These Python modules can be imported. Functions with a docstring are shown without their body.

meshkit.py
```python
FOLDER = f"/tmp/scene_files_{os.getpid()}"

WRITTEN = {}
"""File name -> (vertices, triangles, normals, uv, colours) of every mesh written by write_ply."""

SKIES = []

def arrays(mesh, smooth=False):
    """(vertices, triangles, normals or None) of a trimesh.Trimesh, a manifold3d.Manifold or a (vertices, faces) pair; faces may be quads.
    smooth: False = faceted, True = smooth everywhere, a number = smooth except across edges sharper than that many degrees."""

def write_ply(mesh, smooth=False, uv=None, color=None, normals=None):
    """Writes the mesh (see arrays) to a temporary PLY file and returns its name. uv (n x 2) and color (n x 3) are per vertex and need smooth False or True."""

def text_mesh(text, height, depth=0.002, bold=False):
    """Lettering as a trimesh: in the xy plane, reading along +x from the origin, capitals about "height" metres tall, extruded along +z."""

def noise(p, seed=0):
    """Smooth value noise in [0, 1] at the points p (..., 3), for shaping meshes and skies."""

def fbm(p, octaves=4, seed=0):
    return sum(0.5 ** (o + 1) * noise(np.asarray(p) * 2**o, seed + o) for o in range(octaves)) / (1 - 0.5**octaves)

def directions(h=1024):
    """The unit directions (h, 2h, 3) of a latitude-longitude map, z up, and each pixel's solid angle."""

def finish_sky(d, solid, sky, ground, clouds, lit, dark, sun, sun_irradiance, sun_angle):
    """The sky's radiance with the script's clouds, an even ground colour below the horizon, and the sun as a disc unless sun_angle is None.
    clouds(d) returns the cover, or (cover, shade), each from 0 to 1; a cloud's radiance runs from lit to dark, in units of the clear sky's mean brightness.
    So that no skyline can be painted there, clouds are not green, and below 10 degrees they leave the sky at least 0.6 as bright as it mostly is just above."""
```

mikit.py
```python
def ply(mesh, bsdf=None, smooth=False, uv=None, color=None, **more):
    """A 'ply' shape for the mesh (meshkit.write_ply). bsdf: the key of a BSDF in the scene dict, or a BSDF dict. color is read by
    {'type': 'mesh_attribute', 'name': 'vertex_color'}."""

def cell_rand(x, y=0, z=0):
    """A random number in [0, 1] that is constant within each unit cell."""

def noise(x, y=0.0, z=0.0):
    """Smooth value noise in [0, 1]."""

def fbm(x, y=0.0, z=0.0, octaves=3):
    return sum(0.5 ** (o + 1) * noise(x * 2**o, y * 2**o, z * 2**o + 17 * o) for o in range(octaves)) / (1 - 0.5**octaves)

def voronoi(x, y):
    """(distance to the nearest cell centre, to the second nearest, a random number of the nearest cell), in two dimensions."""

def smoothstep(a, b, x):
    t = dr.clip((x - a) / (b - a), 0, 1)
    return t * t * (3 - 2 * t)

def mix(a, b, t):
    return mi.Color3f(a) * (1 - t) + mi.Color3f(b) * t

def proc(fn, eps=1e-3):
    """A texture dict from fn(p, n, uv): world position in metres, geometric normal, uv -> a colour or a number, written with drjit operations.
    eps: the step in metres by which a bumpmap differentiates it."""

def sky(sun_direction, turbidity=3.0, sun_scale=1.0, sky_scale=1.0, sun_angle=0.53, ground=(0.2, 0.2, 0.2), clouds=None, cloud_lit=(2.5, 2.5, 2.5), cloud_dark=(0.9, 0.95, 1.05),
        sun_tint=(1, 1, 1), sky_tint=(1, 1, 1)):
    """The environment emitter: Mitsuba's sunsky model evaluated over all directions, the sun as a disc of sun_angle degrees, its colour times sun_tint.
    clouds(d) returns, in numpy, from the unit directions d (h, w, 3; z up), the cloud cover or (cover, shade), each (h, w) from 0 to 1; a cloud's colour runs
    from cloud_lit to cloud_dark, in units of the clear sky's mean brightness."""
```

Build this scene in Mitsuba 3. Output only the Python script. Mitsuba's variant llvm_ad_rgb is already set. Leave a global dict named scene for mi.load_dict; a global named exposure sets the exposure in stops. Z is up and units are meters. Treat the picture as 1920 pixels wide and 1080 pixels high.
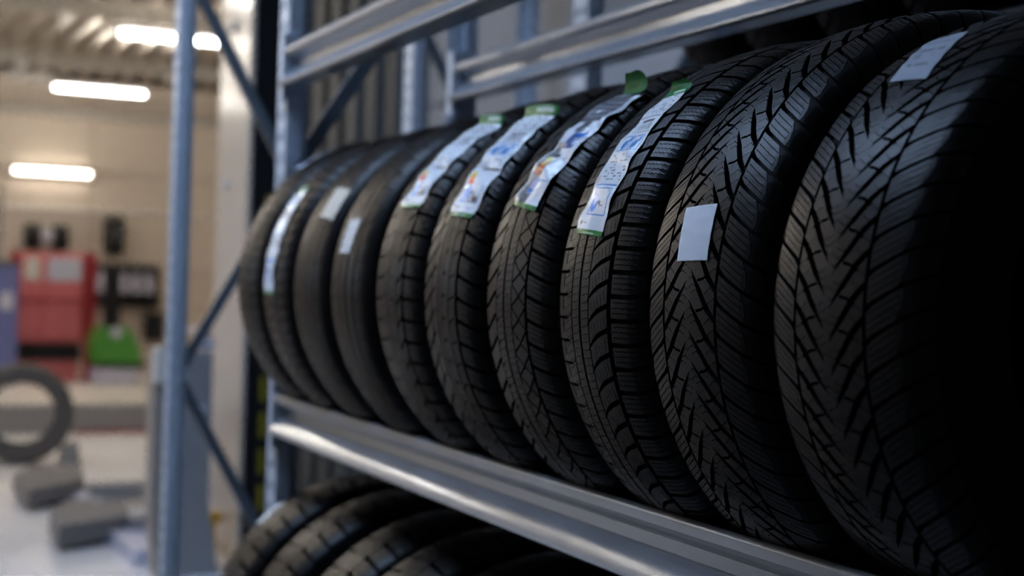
import math
import numpy as np
import trimesh
import shapely
from shapely import affinity
from shapely.geometry import Polygon, LineString, box as sbox
from shapely.ops import unary_union
import drjit as dr
import mitsuba as mi
import meshkit
import mikit
from scipy.interpolate import PchipInterpolator

T = mi.ScalarTransform4f
scene, labels = {}, {}
ZC = 1.25          # lens height above the floor; shapes below are laid out with z = 0 at lens height

# ------------------------------------------------------------------ camera, lights, exposure
FOCAL = 2660.0     # in pixels of a 1920 px wide frame (a 50 mm lens)
YAW = math.atan(1240 / FOCAL)
ROLL = 0.031
cy_, sy_ = math.cos(YAW), math.sin(YAW)
scene['camera'] = {
    'type': 'thinlens',
    'fov': 2 * math.degrees(math.atan(960 / FOCAL)), 'fov_axis': 'x',
    'aperture_radius': 0.0077, 'focus_distance': 1.50,
    'near_clip': 0.05, 'far_clip': 200.0,
    'to_world': T().look_at(origin=[0, 0, ZC], target=[sy_, cy_, ZC - 6.6 / FOCAL],
                            up=[-ROLL * cy_, ROLL * sy_, 1.0]),
}
exposure = 0.0
LAMP = (45.0, 40.8, 34.6)            # radiance of a lit tube of the far bays
DAY = (5.7, 8.0, 12.1)                # daylight through the translucent rooflight panes above the aisle
WINDOW = (1.5, 1.9, 2.5)             # daylight through the frosted panes of the left wall

# ------------------------------------------------------------------ materials


def mat(name, color, rough=0.5, metallic=0.0, spec=0.5, **kw):
    d = {'type': 'principled', 'roughness': rough, 'metallic': metallic, 'specular': spec, **kw}
    d['base_color'] = color if isinstance(color, dict) else {'type': 'rgb', 'value': list(color)}
    scene['m_' + name] = {'type': 'twosided', 'bsdf': d}
    return 'm_' + name


def galvanised(p, n, uv):
    a = mikit.noise(p.x * 260, p.y * 260, p.z * 150)
    b = mikit.fbm(p.x * 25, p.y * 25, p.z * 12, 2)
    return mikit.mix((.28, .33, .40), (.52, .58, .66), dr.clip(.25 + .75 * (.65 * a + .5 * b - .1), 0, 1))


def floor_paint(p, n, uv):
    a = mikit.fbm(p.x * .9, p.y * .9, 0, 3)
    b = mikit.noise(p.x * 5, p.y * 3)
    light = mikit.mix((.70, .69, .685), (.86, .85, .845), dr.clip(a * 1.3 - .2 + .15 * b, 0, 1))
    dark = mikit.mix((.085, .085, .085), (.13, .13, .13), a)        # unseen near floor, coloured dark to cut light bouncing onto the tyres
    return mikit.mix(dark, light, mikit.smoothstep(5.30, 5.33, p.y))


def rubber_tone(p, n, uv):
    a = mikit.fbm(p.x * 14, p.y * 14, p.z * 14, 2)
    return mikit.mix((.0042, .0041, .0042), (.0075, .0069, .0068), a)


def wall_beige(p, n, uv):
    a = mikit.fbm(p.x * .5, p.y * .5, p.z * .7, 2)
    return mikit.mix((.56, .48, .40), (.64, .56, .475), a)


GALV = mat('galvanised', mikit.proc(galvanised), .42, .2)
BEAM = mat('beam_steel', (.30, .315, .34), .2, .5)
BRACE = mat('brace_steel', (.13, .16, .19), .38, .5)
RUBBER = mat('rubber', mikit.proc(rubber_tone), .39, 0, .135)
RUBBER_B = mat('rubber_groove', (.0022, .0022, .0024), .7, 0, .06)
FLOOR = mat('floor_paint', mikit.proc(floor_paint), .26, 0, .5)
BEIGE = mat('wall_beige', mikit.proc(wall_beige), .6)
BEIGE_GLOSS = mat('beige_gloss', (.56, .50, .44), .2, 0, .6)
GREYW = mat('wall_grey', (.30, .31, .325), .6)
RIBW = mat('wall_rib', (.040, .054, .066), .6)
CEIL = mat('ceiling_steel', (.36, .31, .265), .22, .8)
ROOFBEAM = mat('roof_beam', (.42, .39, .35), .55)
DARK = mat('dark_steel', (.007, .008, .010), .5, 0, .2)
WHITE = mat('white_paint', (.78, .76, .73), .4)
PAPER = mat('paper', {'type': 'mesh_attribute', 'name': 'vertex_color'}, .55, 0, .3)
FILM = mat('film_label', {'type': 'mesh_attribute', 'name': 'vertex_color'}, .24, 0, .35)
GREEN = mat('green_film', (.002, .10, .016), .5, 0, .1)
RED = mat('red_paint', (.60, .13, .14), .33, 0, .9)
RED_D = mat('red_dark', (.30, .012, .018), .35)
BLUE = mat('blue_paint', (.13, .15, .36), .4)
GREENP = mat('green_paint', (.06, .26, .03), .4)
SLATE = mat('slate_paint', (.26, .255, .26), .42)
DUSTY = mat('dusty_rubber', (.085, .08, .08), .55)
SLATE_D = mat('slate_dark', (.075, .08, .09), .5)
PADGREY = mat('pad_rubber', (.16, .155, .155), .6)
CREAM = mat('cream_plate', (.66, .62, .56), .35)
YELLOW = mat('yellow_paint', (.75, .48, .02), .4)
HAZARD = mat('hazard_yellow', (.26, .21, .006), .5)
LILAC = mat('pale_plastic', (.55, .55, .66), .35)
BROWN = mat('column_tan', (.30, .26, .23), .4)


# ------------------------------------------------------------------ helpers
def numbered(name):
    used = set(scene) | {k.rsplit('__', 1)[0] for k in scene if '__' in k} | set(labels)
    if name not in used:
        return name
    k = 1
    while f'{name}_{k:03d}' in used:
        k += 1
    return f'{name}_{k:03d}'


THINGS = set()


def thing(name, label, cat, group=None):
    key = name
    k = 1
    while key in THINGS:
        key = f'{name}_{k:03d}'
        k += 1
    THINGS.add(key)
    labels[key] = {'label': label, 'category': cat}
    if group:
        labels[key]['group'] = group
    return key


def struct(name):
    THINGS.add(name)
    labels[name] = {'kind': 'structure'}
    return name


def up(mesh):
    if isinstance(mesh, tuple):
        return mesh[0] + np.array([0, 0, ZC]), mesh[1]
    mesh = mesh.copy()
    mesh.apply_translation([0, 0, ZC])
    return mesh


COUNT = {}


def part(parent, name, mesh, m, smooth=False, label=None, color=None, **more):
    """One entry of the scene: the thing itself (name None) or a part of it."""
    if name is None:
        key = parent
    else:
        base = f'{parent}__{name}'
        n = COUNT.get(base, 0)
        COUNT[base] = n + 1
        key = base if n == 0 else f'{base}_{n:03d}'
    scene[key] = mikit.ply(up(mesh), m, smooth=smooth, color=color, **more)
    if label:
        labels[key] = {'label': label}
    return key


def cat(*ms):
    return trimesh.util.concatenate([m for m in ms])


def bbox(lo, hi, ch=.006):
    """A box with chamfered edges."""
    lo, hi = np.minimum(lo, hi).astype(float), np.maximum(lo, hi).astype(float)
    ch = min(ch, .45 * (hi - lo).min())
    P = []
    for k in np.ndindex(2, 2, 2):
        c = np.where(np.array(k) == 0, lo, hi)
        sgn = np.where(np.array(k) == 0, 1, -1)
        for a in range(3):
            q = c + sgn * ch
            q[a] = c[a]
            P.append(q)
    return trimesh.convex.convex_hull(np.array(P))


def rawbox(lo, hi):
    lo, hi = np.minimum(lo, hi).astype(float), np.maximum(lo, hi).astype(float)
    m = trimesh.creation.box(hi - lo)
    m.apply_translation((lo + hi) / 2)
    return m


def extr_y(poly, y0, y1):
    """A polygon in (x, z) extruded from y0 to y1."""
    m = trimesh.creation.extrude_polygon(poly, abs(y1 - y0), engine='earcut')
    v = m.vertices.copy()
    m.vertices = np.stack([v[:, 0], max(y0, y1) - v[:, 2], v[:, 1]], 1)
    m.fix_normals()
    return m


def extr_x(poly, x0, x1):
    """A polygon in (y, z) extruded from x0 to x1."""
    m = trimesh.creation.extrude_polygon(poly, abs(x1 - x0), engine='earcut')
    v = m.vertices.copy()
    m.vertices = np.stack([min(x0, x1) + v[:, 2], v[:, 0], v[:, 1]], 1)
    m.fix_normals()
    return m


def cyl(p0, p1, r, n=20, r1=None):
    p0, p1 = np.asarray(p0, float), np.asarray(p1, float)
    L = np.linalg.norm(p1 - p0)
    if r1 is None:
        m = trimesh.creation.cylinder(r, L, sections=n)
        m.apply_translation([0, 0, L / 2])
    else:
        m = trimesh.creation.revolve(np.array([[0, 0], [r, 0], [r1, L], [0, L]]), sections=n)
    m.apply_transform(trimesh.geometry.align_vectors([0, 0, 1], (p1 - p0) / L))
    m.apply_translation(p0)
    return m


def place(mesh, loc=(0, 0, 0), rz=0):
    m = mesh.copy()
    if rz:
        m.apply_transform(trimesh.transformations.rotation_matrix(rz, [0, 0, 1]))
    m.apply_translation(loc)
    return m


FL = -ZC
CE = 2.35

# ------------------------------------------------------------------ the setting
YB = 18.0
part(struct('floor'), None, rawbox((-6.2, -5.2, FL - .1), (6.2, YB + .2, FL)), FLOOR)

wb = struct('wall_back')
xs = [-6.0, -3.3, -.32, 2.655, 5.65, 6.0]
zs = [FL, -.02, 1.2, CE]
for i in range(len(xs) - 1):
    for j in range(3):
        part(wb, 'panel', bbox((xs[i] + .004, YB, zs[j] + (.004 if j else 0)), (xs[i + 1] - .004, YB + .1, zs[j + 1] - .004), .012), BEIGE)
part(wb, 'backing', rawbox((-6.2, YB + .06, FL), (6.2, YB + .2, CE)), BEIGE)
part(struct('trim_1'), None, bbox((-6, YB - .12, 1.86), (6, YB, 1.98), .01), ROOFBEAM)
labels['trim_1']['label'] = 'pale cable tray running along the top of the beige back wall'
part(struct('trim_2'), None, cyl((-6, YB - .04, .74), (6, YB - .04, .74), .022, 10), WHITE, smooth=40)

wl = struct('wall_left')
part(wl, 'panel', rawbox((-6.2, -5.2, FL), (-6, YB + .2, .35)), BEIGE)
part(wl, 'panel', rawbox((-6.2, -5.2, 1.75), (-6, YB + .2, CE)), BEIGE)
wy = np.arange(-5.2, 18.3, 2.6)
for y in wy:
    part(wl, 'post', rawbox((-6.2, y - .1, .35), (-6, y + .1, 1.75)), BEIGE)
for i, y in enumerate(wy[:-1]):
    w = struct(f'window_{i + 1}')
    fr = cat(bbox((-6.13, y + .1, .35), (-6.05, y + .17, 1.75)), bbox((-6.13, y + 2.43, .35), (-6.05, y + 2.5, 1.75)),
             bbox((-6.13, y + .1, .35), (-6.05, y + 2.5, .42)), bbox((-6.13, y + .1, 1.68), (-6.05, y + 2.5, 1.75)))
    part(w, 'frame', fr, WHITE)
    part(w, 'pane', rawbox((-6.11, y + .15, .4), (-6.09, y + 2.45, 1.7)), WHITE, emitter={'type': 'area', 'radiance': {'type': 'rgb', 'value': [q * (1.0 if y > 8 else .08) for q in WINDOW]}})

wf = struct('wall_front')
part(wf, None, rawbox((-6.2, -5.2, FL), (6.2, -5.0, CE)), GREYW)
wq = struct('wall_far_right')
labels['wall_far_right'] = {'kind': 'structure'}
part(wq, None, rawbox((6.0, -5.2, FL), (6.2, YB + .2, CE)), BEIGE)

wr = struct('wall_right')
XR = 2.15
zs = [FL, -.28, .72, 1.55, CE]
ys = [-5.0, -2.9, -.8, 1.3, 3.4, 5.5]
for i in range(5):
    for j in range(4):
        part(wr, 'panel', bbox((XR, ys[i] + .004, zs[j] + .003), (XR + .06, ys[i + 1] - .004, zs[j + 1] - .003), .008), GREYW)
part(wr, 'backing', rawbox((XR + .05, -5.0, FL), (XR + .12, 7.5, CE)), GREYW)
pts, y = [], 5.5
while y < 7.45:
    pts += [(XR + .03, y), (XR + .03, y + .09), (XR + .005, y + .115), (XR + .005, y + .25)]
    y += .275
pts += [(XR + .03, 7.5), (XR + .06, 7.5), (XR + .06, 5.5)]
m = trimesh.creation.extrude_polygon(Polygon(pts), CE - FL, engine='earcut')
m.apply_translation([0, 0, FL])
part(wr, 'ribbed_sheet', m, RIBW)
# cross wall that closes the space behind the partition
part(struct('wall_side'), None, rawbox((XR + .12, -5.2, FL), (XR + .2, 7.5, CE)), GREYW)

ce = struct('ceiling')
xx = np.arange(-6.2, 6.201, .25 / 12)
deck = Polygon([(x, CE + .045 * (1 - math.cos(2 * math.pi * x / .25))) for x in xx] + [(6.2, CE + .16), (-6.2, CE + .16)])
RL = (-1.15, .2, 1.9, 4.5)      # the rooflight strip
part(ce, 'deck', extr_y(deck, RL[3], YB + .2), CEIL, smooth=35)
part(ce, 'deck', extr_y(deck, -5.2, RL[2]), CEIL, smooth=35)
part(ce, 'deck', extr_y(deck.intersection(sbox(-7, 0, RL[0], 5)), RL[2], RL[3]), CEIL, smooth=35)
part(ce, 'deck', extr_y(deck.intersection(sbox(RL[1], 0, 7, 5)), RL[2], RL[3]), CEIL, smooth=35)
part(ce, 'lid', rawbox((-6.2, -5.2, CE + .2), (6.2, YB + .2, CE + .26)), DARK)
Ibeam = unary_union([sbox(-.11, 0, .11, .014), sbox(-.11, .116, .11, .13), sbox(-.006, 0, .006, .13)])
bmk = {}
for y in (-3.2, -.4, 5.0, 6.4, 9.6, 12.75, 16.15):
    bmk[y] = part(ce, 'roof_beam', extr_x(affinity.translate(Ibeam, y, CE - .13), -6.1, 6.1), ROOFBEAM)
for y in (12.75, 16.15, 9.6):
    for x in (.55, 1.62, 3.2):
        part(bmk[y], 'clamp', bbox((x - .05, y - .13, CE - .165), (x + .05, y + .13, CE - .125)), WHITE)
rl = struct('window_20')
n = 4
for i in range(n):
    y0 = RL[2] + (RL[3] - RL[2]) * i / n
    y1 = RL[2] + (RL[3] - RL[2]) * (i + 1) / n
    part(rl, 'pane', rawbox((RL[0] + .02, y0 + .03, CE + .05), (RL[1] - .02, y1 - .03, CE + .06)), WHITE,
         emitter={'type': 'area', 'radiance': {'type': 'rgb', 'value': list(DAY)}})
    part(rl, 'frame', bbox((RL[0], y1 - .03, CE + .02), (RL[1], y1 + .03, CE + .08)), WHITE)
labels['window_20']['label'] = 'translucent rooflight strip over the aisle'


# ------------------------------------------------------------------ tube lamps
def lamp(x0, x1, y, z, label, lit=True, wall=False, power=1.0):
    t = thing('tube_lamp', label, 'lamp', None)
    cx = (x0 + x1) / 2
    if wall:
        hk = part(t, 'housing', cat(bbox((x0 - .03, y + .05, z - .04), (x1 + .03, YB, z + .04), .012)), WHITE)
    else:
        hk = part(t, 'housing', bbox((x0 - .04, y - .04, z + .035), (x1 + .04, y + .04, z + .085), .012), WHITE)
        for s in (.2, .8):
            part(hk, 'hanger', cyl((x0 + s * (x1 - x0), y, z + .08), (x0 + s * (x1 - x0), y, CE + .01), .006, 8), WHITE)
    for x in (x0, x1):
        e = -1 if x == x0 else 1
        part(hk, 'end_cap', bbox((x + e * .0, y - .022, z - .022), (x + e * .03, y + .055 if wall else y + .022, z + (.022 if wall else .04)), .008), WHITE)
    tube = cyl((x0, y, z), (x1, y, z), .022, 16)
    if lit:
        part(t, 'tube', tube, WHITE, smooth=40, emitter={'type': 'area', 'radiance': {'type': 'rgb', 'value': [q * power for q in LAMP]}})
    else:
        part(t, 'tube', tube, WHITE, smooth=40)
    return t


lamp(1.96, 2.93, 16.2, 2.0, 'lit tube lamp near the back wall, between the unlit lamp and the galvanised post')
lamp(1.45, 1.87, 15.75, 2.0, 'short unlit lamp batten left of the lit lamp by the back wall', lit=False)
lamp(1.99, 2.86, 12.18, 2.0, 'lit tube lamp partly hidden by the galvanised post, highest in the photo')
lamp(1.727, 2.61, 17.84, 1.18, 'lit tube lamp mounted low on the beige back wall', wall=True, power=.4)
for x0, y in ((0., 14.2), (-.35, 10.2), (-.9, 5.8), (-.9, 16.2), (-3.6, 16.2), (-.9, 12.2), (-3.6, 12.2), (2.2, 8.4), (-.7, 8.4), (-3.4, 8.4), (4.0, 14.2), (4.0, 10.0)):  # lamp rows out of view, with extra lamps added to brighten floor, column, cabinet
    k = lamp(x0, x0 + .95, y, 2.0, 'unseen lit ceiling tube lamp, of a set with lamps added for brightness', True, power={5.8: .5, 8.4: 2.1}.get(y, 1.4))
    labels[k]['group'] = 'ceiling lamps outside the photo'

# ------------------------------------------------------------------ tyres
def arc_profile(R, tw, sw, bead):
    """Half profile from the crown to the bead: (t, r) sampled along arc length."""
    hw = tw / 2
    k = (R - bead) / .1215
    t = np.array([0, .3, .6, .82, .92, .985]) * hw
    r = R - np.array([0, .0008, .0032, .0062, .0088, .0122])
    b = sw / 2
    st = [hw + (b - hw) * q for q in (.32, .62, .86, .97, 1.0, .97, .85, .55, .25)]
    sr = [R - k * q for q in (.0185, .027, .041, .053, .064, .077, .092, .108, .118)]
    P = np.stack([np.r_[t, st], np.r_[r, sr]], 1)
    a = np.r_[0, np.cumsum(np.linalg.norm(np.diff(P, axis=0), axis=1))]
    ft, fr = PchipInterpolator(a, P[:, 0]), PchipInterpolator(a, P[:, 1])
    return ft, fr, a[-1], a[6], a[8]


class Prof:
    def __init__(self, R, tw, sw, bead, depth):
        self.ft, self.fr, self.amax, self.aedge, self.A = arc_profile(R, tw, sw, bead)
        self.R, self.d = R, depth
        self.A = self.aedge + .55 * (self.A - self.aedge)

    def depth(self, a):
        a = np.abs(a)
        q = np.clip((self.A - a) / (self.A - self.aedge + .006), 0, 1)
        return self.d * q ** .8

    def at(self, s, a, down=0.0):
        """Points at arc position a (towards -t for positive X), rotated by s / R, lowered by down."""
        aa = np.clip(np.abs(a), 0, self.amax)
        e = 1e-4
        t, r = self.ft(aa), self.fr(aa)
        dt, drr = self.ft(np.minimum(aa + e, self.amax)) - self.ft(np.maximum(aa - e, 0)), self.fr(np.minimum(aa + e, self.amax)) - self.fr(np.maximum(aa - e, 0))
        L = np.hypot(dt, drr) + 1e-12
        nt, nr = -drr / L, dt / L
        t, r = t - nt * down, r - nr * down
        t = np.where(a >= 0, t, -t)
        th = s / self.R
        return np.stack([-r * np.cos(th), -t, r * np.sin(th)], -1)     # front is -x, X (right in view) is -y


def tread_mesh(pf, grooves, pitch, n, ds=.012, skip=None):
    """grooves: shapely geometry in (X, s) of the whole neighbourhood; one pitch of blocks is cut and repeated n times round the tyre."""
    A = pf.A
    cell = sbox(-A, 0, A, pitch)
    blocks = cell.difference(grooves)
    polys = [g for g in getattr(blocks, 'geoms', [blocks]) if g.geom_type == 'Polygon' and g.area > 2e-6]
    e = pf.aedge
    ab = np.unique(np.round(np.r_[np.linspace(-e * .8, e * .8, 10), [-e * .92, -e, e, e * .92], np.linspace(e, A, 4)[1:], -np.linspace(e, A, 4)[1:]], 6))
    sb = np.linspace(0, pitch, max(2, int(round(pitch / ds)) + 1))
    TV, TF, SV, SF, nv = [], [], [], [], 0
    for P in polys:
        x0, y0, x1, y1 = P.bounds
        for i in range(len(ab) - 1):
            if ab[i + 1] < x0 or ab[i] > x1:
                continue
            strip = P.intersection(sbox(ab[i], y0 - 1, ab[i + 1], y1 + 1))
            for j in range(len(sb) - 1):
                q = strip.intersection(sbox(ab[i], sb[j], ab[i + 1], sb[j + 1]))
                for g in getattr(q, 'geoms', [q]):
                    if g.geom_type != 'Polygon' or g.area < 1e-10:
                        continue
                    v, f = trimesh.creation.triangulate_polygon(g, engine='earcut')
                    TV.append(v)
                    TF.append(f + nv)
                    nv += len(v)
        for ring in [P.exterior, *P.interiors]:
            c = np.array(ring.coords)
            if (ring is P.exterior) != shapely.is_ccw(ring):
                c = c[::-1]
            for p, q in zip(c[:-1], c[1:]):
                on = (abs(p[1]) < 1e-9 and abs(q[1]) < 1e-9) or (abs(p[1] - pitch) < 1e-9 and abs(q[1] - pitch) < 1e-9)
                if on or np.hypot(*(q - p)) < 1e-6:
                    continue
                ts = [0, 1]
                for vals, k in ((ab, 0), (sb, 1)):
                    d = q[k] - p[k]
                    if abs(d) > 1e-9:
                        w = (vals - p[k]) / d
                        ts += list(w[(w > 1e-6) & (w < 1 - 1e-6)])
                ts = np.unique(np.round(ts, 7))
                SV.append(np.stack([p + (q - p) * a for a in ts]))
    V2 = np.vstack(TV)
    F = np.vstack(TF)
    # counter-clockwise in (X, s) is outward
    a, b, c = V2[F[:, 0]], V2[F[:, 1]], V2[F[:, 2]]
    cr = (b[:, 0] - a[:, 0]) * (c[:, 1] - a[:, 1]) - (b[:, 1] - a[:, 1]) * (c[:, 0] - a[:, 0])
    F = np.where((cr < 0)[:, None], F[:, ::-1], F)[np.abs(cr) > 1e-13]
    top2, inv = np.unique(np.round(V2, 7), axis=0, return_inverse=True)
    F = inv.ravel()[F]
    F = F[(F[:, 0] != F[:, 1]) & (F[:, 1] != F[:, 2]) & (F[:, 0] != F[:, 2])]
    tp = pf.at(top2[:, 1], top2[:, 0])
    sv, sf, k = [], [], 0
    for line in SV:
        d = pf.depth(line[:, 0])
        u, l = pf.at(line[:, 1], line[:, 0]), pf.at(line[:, 1], line[:, 0], d + .0006)
        m = len(line)
        sv += [u, l]
        i = np.arange(m - 1)
        sf += [np.stack([k + i, k + m + i, k + m + i + 1], 1), np.stack([k + i, k + m + i + 1, k + i + 1], 1)]
        k += 2 * m
    V = np.vstack([tp, *sv])
    Fa = np.vstack([F, np.vstack(sf) + len(tp)])
    # seams between pitches stay open on purpose (they coincide); normals are averaged across them by welding tops below
    outV, outF = [], []
    for r in range(n):
        th = r * pitch / pf.R
        c, s = math.cos(th), math.sin(th)
        W = np.stack([V[:, 0] * c + V[:, 2] * s, V[:, 1], -V[:, 0] * s + V[:, 2] * c], 1)
        outV.append(W)
        outF.append(Fa + r * len(V))
    V, Fa = np.vstack(outV), np.vstack(outF)
    istop = np.zeros(len(V), bool)
    for r in range(n):
        istop[r * (len(tp) + k):r * (len(tp) + k) + len(tp)] = True
    key = np.round(V, 6)
    key = np.c_[key, np.where(istop, 0, np.arange(len(V)) + 1)]
    _, first, inv = np.unique(key, axis=0, return_index=True, return_inverse=True)
    Fa = inv.ravel()[Fa]
    Fa = Fa[(Fa[:, 0] != Fa[:, 1]) & (Fa[:, 1] != Fa[:, 2]) & (Fa[:, 0] != Fa[:, 2])]
    return V[first], Fa


def carcass_mesh(pf, sec=128, rib=True):
    e = pf.aedge
    aa = np.r_[np.linspace(0, e, 9), np.linspace(e, pf.A, 5)[1:], np.linspace(pf.A, pf.amax, 16)[1:]]
    down = pf.depth(aa)
    if rib:
        down = down - .0016 * np.exp(-((aa - (pf.A + .35 * (pf.amax - pf.A))) / .003) ** 2) - .0022 * np.exp(-((aa - (pf.amax - .016)) / .004) ** 2)
    P = pf.at(np.zeros_like(aa), aa, down)
    half = np.stack([-P[:, 0], -P[:, 1]], 1)         # (r, t)
    th = half[-1]
    inner = np.array([[th[0] - .004, th[1] - .004], [th[0] - .003, th[1] - .016], [th[0] + .012, th[1] - .010], [th[0] + .05, th[1] + .003 - 0], [pf.R - .03, pf.ft(e) - .014], [pf.R - .017, 0]])
    inner[3] = [th[0] + .05, pf.ft(pf.amax * .82) - .008]
    h2 = np.vstack([half[::1], inner])
    full = np.vstack([h2, (h2 * [1, -1])[::-1][1:-1]])
    m = len(full)
    ang = np.arange(sec) * 2 * np.pi / sec
    V = np.stack([-np.outer(np.cos(ang), full[:, 0]), np.broadcast_to(full[:, 1], (sec, m)), np.outer(np.sin(ang), full[:, 0])], -1).reshape(-1, 3)
    i, j = np.meshgrid(np.arange(sec), np.arange(m), indexing='ij')
    q = np.stack([i * m + j, ((i + 1) % sec) * m + j, ((i + 1) % sec) * m + (j + 1) % m, i * m + (j + 1) % m], -1).reshape(-1, 4)
    mesh = trimesh.Trimesh(V, np.vstack([q[:, [0, 1, 2]], q[:, [0, 2, 3]]]), process=False)
    if mesh.volume < 0:
        mesh.faces = mesh.faces[:, ::-1]
    return mesh.vertices.copy(), mesh.faces.copy()


def ln(pts, w, taper=None):
    """A groove along points in mm; taper: (start width, end width)."""
    pts = np.array(pts, float) / 1000
    if taper is None:
        return LineString(pts).buffer(w / 2000, cap_style='flat', join_style='mitre')
    d = np.gradient(pts, axis=0)
    d /= np.linalg.norm(d, axis=1, keepdims=True)
    nrm = np.stack([-d[:, 1], d[:, 0]], 1)
    w = np.interp(np.linspace(0, 1, len(pts)), np.linspace(0, 1, len(taper)), taper)[:, None] / 2000
    return Polygon(np.vstack([pts + nrm * w, (pts - nrm * w)[::-1]])).buffer(0)


def zig(x0, y0, x1, y1, w=.8, amp=1.1, seg=3.2):
    n = max(2, int(np.hypot(x1 - x0, y1 - y0) / seg))
    q = np.linspace(0, 1, n + 1)
    d = np.array([x1 - x0, y1 - y0], float)
    nn = np.array([-d[1], d[0]]) / np.hypot(*d)
    p = np.array([x0, y0]) + q[:, None] * d + ((np.arange(n + 1) % 2) * 2 - 1)[:, None] * amp / 2 * nn
    return ln(p, w)


def repeat(shapes, p, k=3):
    u = unary_union(shapes)
    return unary_union([affinity.translate(u, 0, i * p / 1000) for i in range(-k, k + 1)])


def mirror(shapes):
    return [affinity.scale(s, -1, 1, origin=(0, 0)) for s in shapes]


def shift(shapes, dy):
    return [affinity.translate(s, 0, dy / 1000) for s in shapes]


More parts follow.
